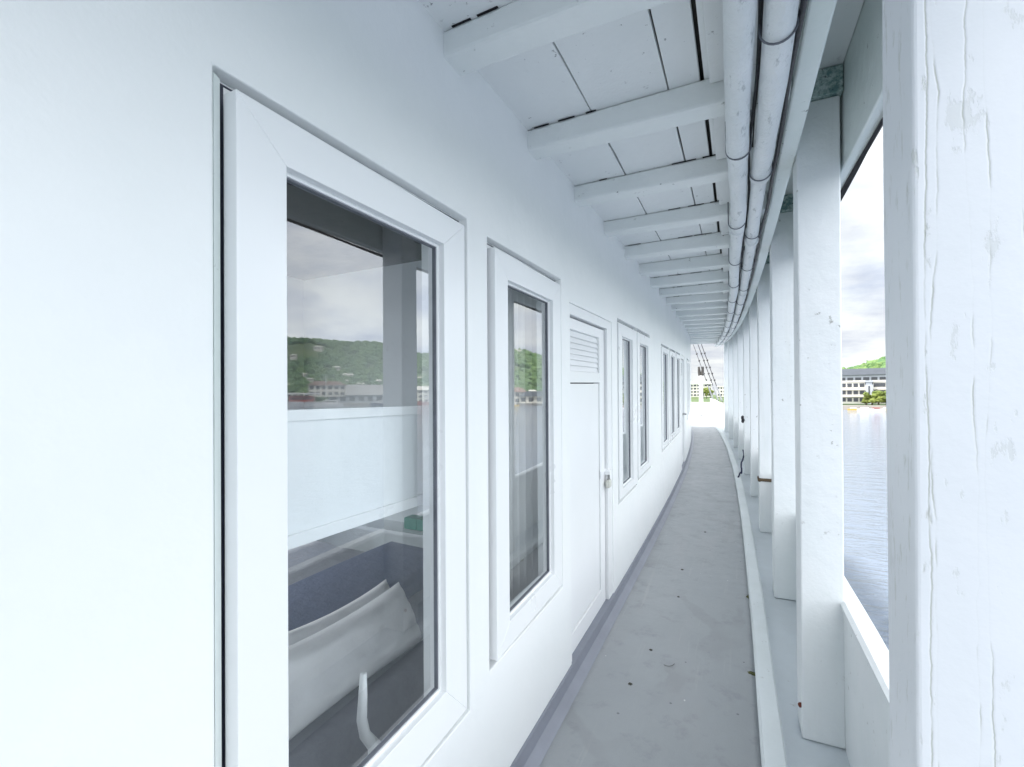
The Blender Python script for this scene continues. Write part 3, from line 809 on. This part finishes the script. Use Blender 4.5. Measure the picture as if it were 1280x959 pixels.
# planks: boundaries as offsets, blended between wall line and rail line
def pl_x(o):
    def f(y):
        a0, b0 = -.78, .43
        u = (o-a0)/(b0-a0)
        return (wx(y)-.01)*(1-u)+(rx(y)+.43)*u
    return f
CH = 1.05
edges = [(-.775, -.506), (-.500, -.224), (-.218, -.116), (-.102, .06), (.066, .1575)]
for k, (a, b) in enumerate(edges):
    bm = bmesh.new(); n = 60; rings = []
    fa, fb = pl_x(a), pl_x(b)
    for i in range(n+1):
        y = Y0+(YE+.3-Y0)*i/n; wob = .0035*noise.noise((y*2.2, k*5, 0)); w2_ = .0035*noise.noise((y*2.6, k*5+2, 0)); dz = .003*noise.noise((y*.8, k*9, 4))
        rings.append([bm.verts.new(p) for p in ((fa(y)+wob, y, sheer(y)+CH+dz), (fb(y)+w2_, y, sheer(y)+CH+dz), (fb(y)+w2_, y, sheer(y)+CH+.022), (fa(y)+wob, y, sheer(y)+CH+.022))])
    for A, B in zip(rings, rings[1:]):
        for q in range(4): bm.faces.new((A[q], A[(q+1) % 4], B[(q+1) % 4], B[q]))
    bm.faces.new(rings[0]); bm.faces.new(rings[-1][::-1])
    build('ceiling_plank', bm, M['plank'], roof, bevel=.002)
# cross beams
bys = [1.11+.5875*k for k in range(-10, 23)]
BW, BH = .095, .092
for k, y in enumerate(bys):
    if y+BW > YE: continue
    bm = bmesh.new(); n = 14; rings = []
    xa, xb = wx(y)-.012, rx(y)+.158
    jr = rng.uniform(-.006, .006)
    for i in range(n+1):
        u = i/n; x = xa+(xb-xa)*u; s_ = sheer(y); w_ = .004
        nz = lambda q: w_*noise.noise((x*3, k*3.3+q, q))
        dz = .012-.018*u + jr
        rings.append([bm.verts.new(p) for p in ((x, y+nz(1), s_+CH-BH+dz+nz(2)), (x, y+BW+nz(3), s_+CH-BH+dz+nz(4)), (x, y+BW, s_+CH-.001), (x, y, s_+CH-.001))])
    for A, B in zip(rings, rings[1:]):
        for q in range(4): bm.faces.new((A[q], A[(q+1) % 4], B[(q+1) % 4], B[q]))
    bm.faces.new(rings[0]); bm.faces.new(rings[-1][::-1])
    build('beam', bm, M['beam'], roof, bevel=.010, seg=2)
# open seams where beams meet the planks
for k, y in enumerate(bys):
    if y < .3 or y > 7: continue
    bm = bmesh.new(); x = wx(y)+.03
    while x < rx(y)-.02:
        L = rng.uniform(.02, .12)
        if rng.random() < .42:
            q = max(1, int(L/.012)); P_ = []
            for i in range(q+1):
                xx = x+L*i/q; tk = .0004+.0018*max(0, noise.noise((xx*22, k*3.1, 0)))
                P_.append((bm.verts.new((xx, y-.0042, sheer(y)+CH-.0015)), bm.verts.new((xx, y-.0042, sheer(y)+CH-.0015-tk*2)), bm.verts.new((xx, y+.003, sheer(y)+CH-.0015-tk*2)), bm.verts.new((xx, y+.003, sheer(y)+CH-.0015))))
            for A, B in zip(P_, P_[1:]):
                for q_ in range(4): bm.faces.new((A[q_], A[(q_+1) % 4], B[(q_+1) % 4], B[q_]))
            bm.faces.new(P_[0]); bm.faces.new(P_[-1][::-1])
        x += L+rng.uniform(.005, .05)
    build('seam_gap', bm, M['dark'], roof)
# short batten between beams beside the pipes
for k, (a, b) in enumerate(zip(bys, bys[1:])):
    if b > YE or a < -1: continue
    bm = bmesh.new(); sbox(bm, rx, a+BW+.004, b-.006, -.082, -.012, CH-.030, CH-.004, 1); build('batten', bm, M['plank'], roof, bevel=.003)
# fascia inboard of the posts
bm = bmesh.new(); sbox(bm, rx, Y0, YE+.25, .160, .223, .945, 1.296, 70, wob=.003); build('fascia', bm, M['fascia'], roof, bevel=.007)
# outer header with dark drip strip
bm = bmesh.new(); sbox(bm, rx, Y0, YE+.25, .386, .437, .865, 1.296, 70, wob=.003, wseed=4); build('header', bm, M['fascia'], roof, bevel=.006)
bm = bmesh.new(); sbox(bm, rx, Y0, YE+.25, .424, .438, .851, .8635, 220, wob=.011, wseed=9); build('drip_strip', bm, M['dark'], roof)
# mildewed blocks over each post
posts_y = [-2.0, -.55, .86, 2.235, 3.61, 5.12, 6.62, 8.1, 9.58, 11.05, 12.5, 13.85]
for y in posts_y:
    bm = bmesh.new(); sbox(bm, rx, y-.02, y+.10, .2245, .3845, 1.160, 1.269, 1); build('block', bm, M['green'], roof, bevel=.005)

# ------------------------------------------------------------------ posts
labels = {-2.0: 'white post behind the viewer, last along the rail', -.55: 'white post just behind the viewer by the bulwark',
 .86: 'nearest thick white post with long cracks in its paint', 2.235: 'broad white post second from the viewer, red rust spot at its foot',
 3.61: 'white post third from the viewer, standing on the pale gutter', 5.12: 'white post fourth from the viewer, with brown rope tied round it',
 6.62: 'slim looking white post fifth from the viewer, just past the roped post', 8.1: 'sixth white post along the rail, near the dark blue rope',
 9.58: 'seventh white post along the rail, before the walk curves in', 11.05: 'eighth white post along the curving rail',
 12.5: 'second last white post before the open foredeck', 13.85: 'last white post at the end of the roofed walkway'}
for y in posts_y:
    bm = bmesh.new(); n = 14
    H0, H1 = GH-.002, 1.158
    rings = []
    near = y == .86
    for i in range(n+1):
        h = H0+(H1-H0)*i/n
        w_ = .0025
        dd = [w_*noise.noise((h*1.6, y*3+q, 2)) for q in range(8)]
        rings.append([bm.verts.new(p) for p in ((-.075+dd[0], dd[1], h), (.075+dd[2], dd[3], h), (.075+dd[4], .15+dd[5], h), (-.075+dd[6], .15+dd[7], h))])
    for A, B in zip(rings, rings[1:]):
        for q in range(4): bm.faces.new((A[q], A[(q+1) % 4], B[(q+1) % 4], B[q]))
    bm.faces.new(rings[0]); bm.faces.new(rings[-1][::-1])
    ang = math.atan((rx(y+.1)-rx(y-.1))/.2)
    o = build('post', bm, M['cracked'] if near else M['post'], bevel=.006, seg=3, loc=(rx(y)+.30, y, sheer(y)), rz=-ang)
    tag(o, labels[y], 'post', 'white posts along the rail')
# rust mark at the foot of the second post
bm = bmesh.new(); bmesh.ops.create_icosphere(bm, subdivisions=2, radius=.008)
for v in bm.verts: v.co.z *= 1.3; v.co *= 1+.3*noise.noise(v.co*200)
tag(build('rusty_bolt', bm, M['rust'], smooth=True, loc=(rx(2.235)+.221, 2.25, sheer(2.24)+GH+.125)), 'small red rusty bolt head at the foot of the second post', 'bolt')

# ------------------------------------------------------------------ pipes and cable under the roof
def pipe(off, h, rad, label, joints, seed):
    t = tag(empty('pipe', (0, 0, 0)), label, 'pipe', 'wrapped pipes under the roof')
    bm = bmesh.new(); pts = []; rs = []
    y = Y0
    while y <= YE-.3:
        r_ = rad*(1+.12*noise.noise((y*2.3, seed, 0))+.08*noise.noise((y*7, seed, 3)))
        for j, (jy, f) in enumerate(joints):
            if y > jy: r_ = rad*f*(1+.06*noise.noise((y*3, seed+j, 0)))
        pts.append((rx(y)+off+.010*noise.noise((y*.9, seed, 5)), y, sheer(y)+h+.008*noise.noise((y*.8, seed, 8)))); rs.append(r_); y += .06
    tube(bm, pts, rs, 16); build('tube', bm, M['pipe'], t, smooth=True)
    for jy, f in joints:
        P = (rx(jy)+off, jy, sheer(jy)+h)
        bm = bmesh.new(); tube(bm, [(P[0], jy-.03, P[2]), (P[0], jy-.028, P[2]), (P[0], jy+.012, P[2]), (P[0], jy+.014, P[2])], [rad*.9, rad*1.13, rad*1.10, rad*.9], 18); build('collar', bm, M['pipe'], t, smooth=True)
    y = 1.02+seed*.03
    while y < YE-1:
        bm = bmesh.new(); a_ = []
        for q in range(13):
            an = math.pi*(1.0+q/12.0); a_.append((rx(y)+off+(rad*1.10+.002)*math.cos(an), y, sheer(y)+h+(rad*1.10+.002)*math.sin(an)))
        a_ = [(a_[0][0], y, sheer(y)+CH-.004)]+a_+[(a_[-1][0], y, sheer(y)+CH-.004)]
        tube(bm, a_, .0028, 6); build('strap', bm, M['gasket'], t, smooth=True)
        y += .88
pipe(.006, .905, .0375, 'thick white wrapped pipe running under the beams, on the wall side', ((3.0, .95), (4.7, 1.0), (6.6, .95)), 2)
pipe(.094, .912, .037, 'white wrapped pipe beside the fascia, with an open collar joint', ((2.28, .86), (3.3, .9), (5.2, .95)), 11)
def cable(off, h, rad, label, seed, y0=Y0):
    bm = bmesh.new(); pts = []; y = y0
    while y <= YE-.3:
        pts.append((rx(y)+off+.012*noise.noise((y*1.7, seed, 0)), y, sheer(y)+h+.014*noise.noise((y*1.4, seed, 4)))); y += .08
    tube(bm, pts, rad, 7); tag(build('cable', bm, M['cable'], smooth=True), label, 'cable')
cable(.144, .925, .008, 'black cable sagging between the outer pipe and the fascia', 3)
cable(.052, .938, .006, 'thin black cable tucked between the two wrapped pipes', 8)

# ------------------------------------------------------------------ small things along the deck
def rope_ring(y, h, label, mat, r_=.012):
    bm = bmesh.new(); c = Vector((rx(y)+.30, y+.075, sheer(y)+h)); P = []
    a, b = .088, .088
    for sx, sy in ((-1, -1), (1, -1), (1, 1), (-1, 1)):
        for d in (0, 1):
            P.append(c+Vector((sx*(a-(.012 if (d == 0) == (sx*sy > 0) else 0)), sy*(b-(.012 if (d == 1) == (sx*sy > 0) else 0)), .006*d)))
    tube(bm, P, r_, 8, closed=True); tag(build('rope', bm, mat, smooth=True), label, 'rope')
rope_ring(5.12, -.955, 'brown rope tied round the fourth post', M['rope'], .016)
y = 8.0
bm = bmesh.new(); P = []
for i in range(24):
    u = i/23; yy = 7.55+.75*u
    P.append((rx(yy)+.21-.10*(1-u)**2+.015*math.sin(u*9), yy, sheer(yy)+GH+.05+.30*u**1.4+.05*(1-u)*math.sin(u*14)**2))
tube(bm, P, .011, 7); tag(build('rope', bm, M['blue_rope'], smooth=True), 'dark blue rope end trailing from the rail onto the kerb', 'rope')
bm = bmesh.new(); P = []
for i in range(26):
    a = i/25*4*math.pi; yy = 8.1
    P.append((rx(yy)+.205+.022*math.cos(a)*(.6+.4*math.sin(a*1.7)), yy+.07*math.sin(a*.8), sheer(yy)-.60+.05*math.sin(a)+.006*i/25))
tube(bm, P, .009, 7); tag(build('rope', bm, M['cable'], smooth=True), 'dark rope knot on the rail post above the blue rope', 'rope')
def patch(x, y, lx, ly, label, mat, seed, z=.004):
    bm = bmesh.new(); n = 22; top, bot = [], []
    for i in range(n):
        a = i/n*2*math.pi; k = 1+.4*noise.noise((math.cos(a)*1.6+seed, math.sin(a)*1.6, 0))+.18*noise.noise((math.cos(a)*6+seed, math.sin(a)*6, 0))
        px, py = x+lx*k*math.cos(a), y+ly*k*math.sin(a); top.append(bm.verts.new((px, py, sheer(py)+GH+z))); bot.append(bm.verts.new((x+(px-x)*1.15, y+(py-y)*1.15, sheer(py)+GH+.0006)))
    bm.faces.new(top)
    for i in range(n): bm.faces.new((bot[i], bot[(i+1) % n], top[(i+1) % n], top[i]))
    return build('moss_patch' if mat == 'moss' else 'leaf_scrap', bm, M[mat])
tag(patch(.045, 2.62, .028, .012, '', 'moss', 1.0), 'green moss smear beside the kerb, nearest the viewer', 'moss')
tag(patch(.045, 3.55, .020, .035, '', 'moss', 5.0), 'green moss smear beside the kerb, farther along', 'moss')
for i, (x, y, l, lab) in enumerate(((-.50, 2.28, .008, 'dark leaf scrap on the deck nearest the cabin wall foot'), (-.46, 2.62, .007, 'small dark scrap on the deck beyond the nearest scrap'),
    (-.40, 3.35, .007, 'dark speck of leaf on the middle of the deck'), (-.43, 3.85, .009, 'dark leaf scrap on the deck beside the door sill'), (-.33, 4.9, .010, 'dark leaf scrap on the deck past the door'))):
    o = patch(x, y, l, l*1.1, '', 'leaf', 10+i*3, .003); tag(o, lab, 'leaf')
# curled twig
bm = bmesh.new(); P = []
for i in range(9):
    a = -2.0+i*.22; P.append((-.36+.035*math.cos(a), 2.55+.05*math.sin(a), sheer(2.55)+GH+.003))
tube(bm, P, .0013, 5); tag(build('twig', bm, M['leaf']), 'thin curled dark twig lying on the grey deck', 'twig')

# ------------------------------------------------------------------ bow: shrouds, forked post, boat ahead
yb = 16.4
for k, (dx, dy) in enumerate(((0, 0), (-.08, .3), (-.22, .4))):
    y = yb+dy; base = Vector((rx(y)+.40+dx, y, sheer(y)-.80)); top = base+Vector((-1.75, .3, 5.4))
    t = tag(empty('shroud', base), ['dark rigging shroud nearest the last post', 'second dark rigging shroud behind the first', 'thin inner rigging shroud left of the other two'][k], 'shroud', 'rigging shrouds over the bow')
    bm = bmesh.new(); tube(bm, [(0, 0, 0), top-base], .011 if k < 2 else .008, 6); build('wire', bm, M['cable'], t)
    d = (top-base).normalized()
    bm = bmesh.new(); tube(bm, [d*.02, d*.06, d*.5, d*.55], [.010, .022, .022, .010], 8); build('turnbuckle', bm, M['steel'], t)
    for q in (.75, .98, 1.2, 1.45, 1.7):
        bm = bmesh.new(); tube(bm, [d*q+Vector((0, 0, -.035)), d*q+Vector((.005, 0, 0)), d*q+Vector((0, 0, .035))], [.012, .036, .012], 8); build('clamp', bm, M['cable'], t)
fp = tag(empty('bitts', (-1.36, 18.6, sheer(18.6)+GH)), 'dark grey twin mooring bitts on a white stand at the bow', 'mooring bitts')
bm = bmesh.new(); box(bm, -.07, .07, -.07, .07, 0, 1.5); build('stand', bm, M['boatwhite'], fp, bevel=.05)
for sx in (-.055, .055):
    bm = bmesh.new(); tube(bm, [(sx*.6, 0, 1.5), (sx, 0, 1.62), (sx*1.3, 0, 1.83)], [.06, .055, .035], 10); build('horn', bm, M['wood'], fp)

# ------------------------------------------------------------------ camera
f_px = 575.0; W_, H_ = 1280.0, 959.0
cam = bpy.data.cameras.new('camera'); co = link(bpy.data.objects.new('camera', cam))
cam.sensor_fit = 'HORIZONTAL'; cam.sensor_width = 36; cam.lens = f_px/W_*36
pitch = R(.3)
yaw = math.atan((927-640)/f_px)
co.matrix_world = Matrix.Rotation(yaw, 4, 'Z') @ Matrix.Rotation(R(90)+pitch, 4, 'X') @ Matrix.Rotation(R(-.35), 4, 'Z')
hy = 497 - f_px*math.tan(pitch)            # where the horizon would sit without the shift
cam.shift_y = (hy-H_/2)/W_
cam.clip_start = .02; cam.clip_end = 8000
scene.camera = co

# ------------------------------------------------------------------ light
SUN_EL, SUN_AZ = R(62), R(238)     # azimuth clockwise from +Y
w = bpy.data.worlds.new('World'); scene.world = w; w.use_nodes = True
nt = w.node_tree; nt.nodes.clear()
out = nt.nodes.new('ShaderNodeOutputWorld'); bg = nt.nodes.new('ShaderNodeBackground')
sky = nt.nodes.new('ShaderNodeTexSky'); sky.sky_type = 'NISHITA'; sky.sun_disc = False
sky.sun_elevation = SUN_EL; sky.sun_rotation = SUN_AZ; sky.air_density = 1.0; sky.dust_density = 2.0; sky.ozone_density = 2.0
tc = nt.nodes.new('ShaderNodeTexCoord')
# cloud layer: project the view direction on a flat cloud deck
sp = nt.nodes.new('ShaderNodeSeparateXYZ'); nt.links.new(tc.outputs['Generated'], sp.inputs[0])
zz = nt.nodes.new('ShaderNodeMath'); zz.operation = 'MAXIMUM'; nt.links.new(sp.outputs['Z'], zz.inputs[0]); zz.inputs[1].default_value = 0.0
za = nt.nodes.new('ShaderNodeMath'); za.operation = 'ADD'; nt.links.new(zz.outputs[0], za.inputs[0]); za.inputs[1].default_value = .18
dv = nt.nodes.new('ShaderNodeVectorMath'); dv.operation = 'DIVIDE'; nt.links.new(tc.outputs['Generated'], dv.inputs[0])
cb = nt.nodes.new('ShaderNodeCombineXYZ')
for k in range(3): nt.links.new(za.outputs[0], cb.inputs[k])
nt.links.new(cb.outputs[0], dv.inputs[1])
def wn(scale, detail, rough, loc, sc=(1, 1, .35)):
    mp = nt.nodes.new('ShaderNodeMapping'); mp.inputs['Location'].default_value = loc; mp.inputs['Scale'].default_value = sc
    nt.links.new(dv.outputs[0], mp.inputs['Vector'])
    n_ = nt.nodes.new('ShaderNodeTexNoise'); n_.inputs['Scale'].default_value = scale; n_.inputs['Detail'].default_value = detail; n_.inputs['Roughness'].default_value = rough
    nt.links.new(mp.outputs[0], n_.inputs['Vector']); return n_.outputs['Fac']
def wramp(f, stops):
    r = nt.nodes.new('ShaderNodeValToRGB'); e = r.color_ramp.elements
    while len(e) < len(stops): e.new(.5)
    for el, (p, c) in zip(e, stops): el.position = p; el.color = (c, c, c, 1) if not isinstance(c, tuple) else (*c, 1)
    nt.links.new(f, r.inputs[0]); return r.outputs[0]
mask = wramp(wn(1.1, 6, .55, (2.2, .7, 0)), [(.34, .88), (.56, 1)])
shade = wramp(wn(1.9, 7, .6, (7.3, 4.1, 0)), [(.34, (.63, .67, .80)), (.62, (1.0, 1.01, 1.03))])
cl = nt.nodes.new('ShaderNodeMix'); cl.data_type = 'RGBA'; cl.blend_type = 'MULTIPLY'; cl.inputs[0].default_value = 1
nt.links.new(shade, cl.inputs[6]); 
# the overcast is brighter astern, around the veiled sun, than ahead
dn = nt.nodes.new('ShaderNodeVectorMath'); dn.operation = 'DOT_PRODUCT'; nt.links.new(tc.outputs['Generated'], dn.inputs[0]); dn.inputs[1].default_value = (.25, -.97, .0)
d01 = nt.nodes.new('ShaderNodeMapRange'); nt.links.new(dn.outputs['Value'], d01.inputs[0]); d01.inputs[1].default_value = -1; d01.inputs[2].default_value = 1
az = wramp(d01.outputs[0], [(0, .15), (.06, .18), (.25, .80), (.6, .70), (1, .60)])
el = nt.nodes.new('ShaderNodeMapRange'); nt.links.new(sp.outputs['Z'], el.inputs[0]); el.inputs[1].default_value = 0; el.inputs[2].default_value = .8; el.inputs[3].default_value = 1.45; el.inputs[4].default_value = .85
az2 = nt.nodes.new('ShaderNodeMath'); az2.operation = 'MULTIPLY'; nt.links.new(az, az2.inputs[0]); nt.links.new(el.outputs[0], az2.inputs[1])
gl = nt.nodes.new('ShaderNodeMath'); gl.operation = 'MULTIPLY'; nt.links.new(az2.outputs[0], gl.inputs[0]); gl.inputs[1].default_value = 11.5
gc = nt.nodes.new('ShaderNodeCombineColor')
for k_, g_ in enumerate((1.0, 1.02, 1.0)):
    mm = nt.nodes.new('ShaderNodeMath'); mm.operation = 'MULTIPLY'; mm.inputs[1].default_value = g_
    nt.links.new(gl.outputs[0], mm.inputs[0]); nt.links.new(mm.outputs[0], gc.inputs[k_])
nt.links.new(gc.outputs[0], cl.inputs[7])
mx = nt.nodes.new('ShaderNodeMix'); mx.data_type = 'RGBA'
nt.links.new(mask, mx.inputs[0]); nt.links.new(sky.outputs[0], mx.inputs[6]); nt.links.new(cl.outputs[2], mx.inputs[7])
nt.links.new(mx.outputs[2], bg.inputs['Color']); bg.inputs['Strength'].default_value = .13
nt.links.new(bg.outputs[0], out.inputs['Surface'])

sun = bpy.data.lights.new('sun', 'SUN'); sun.energy = 2.6; sun.angle = R(6); sun.color = (1, .95, .88)
so = link(bpy.data.objects.new('sun', sun))
d = Vector((math.sin(SUN_AZ)*math.cos(SUN_EL), math.cos(SUN_AZ)*math.cos(SUN_EL), math.sin(SUN_EL)))
so.rotation_euler = d.to_track_quat('Z', 'Y').to_euler()

scene.view_settings.view_transform = 'Standard'
scene.view_settings.look = 'None'
scene.view_settings.gamma = 1
scene.view_settings.exposure = 1.58
scene.cycles.max_bounces = 12; scene.cycles.diffuse_bounces = 8; scene.cycles.transparent_max_bounces = 12
scene.cycles.use_denoising = True
scene.cycles.sample_clamp_indirect = 10
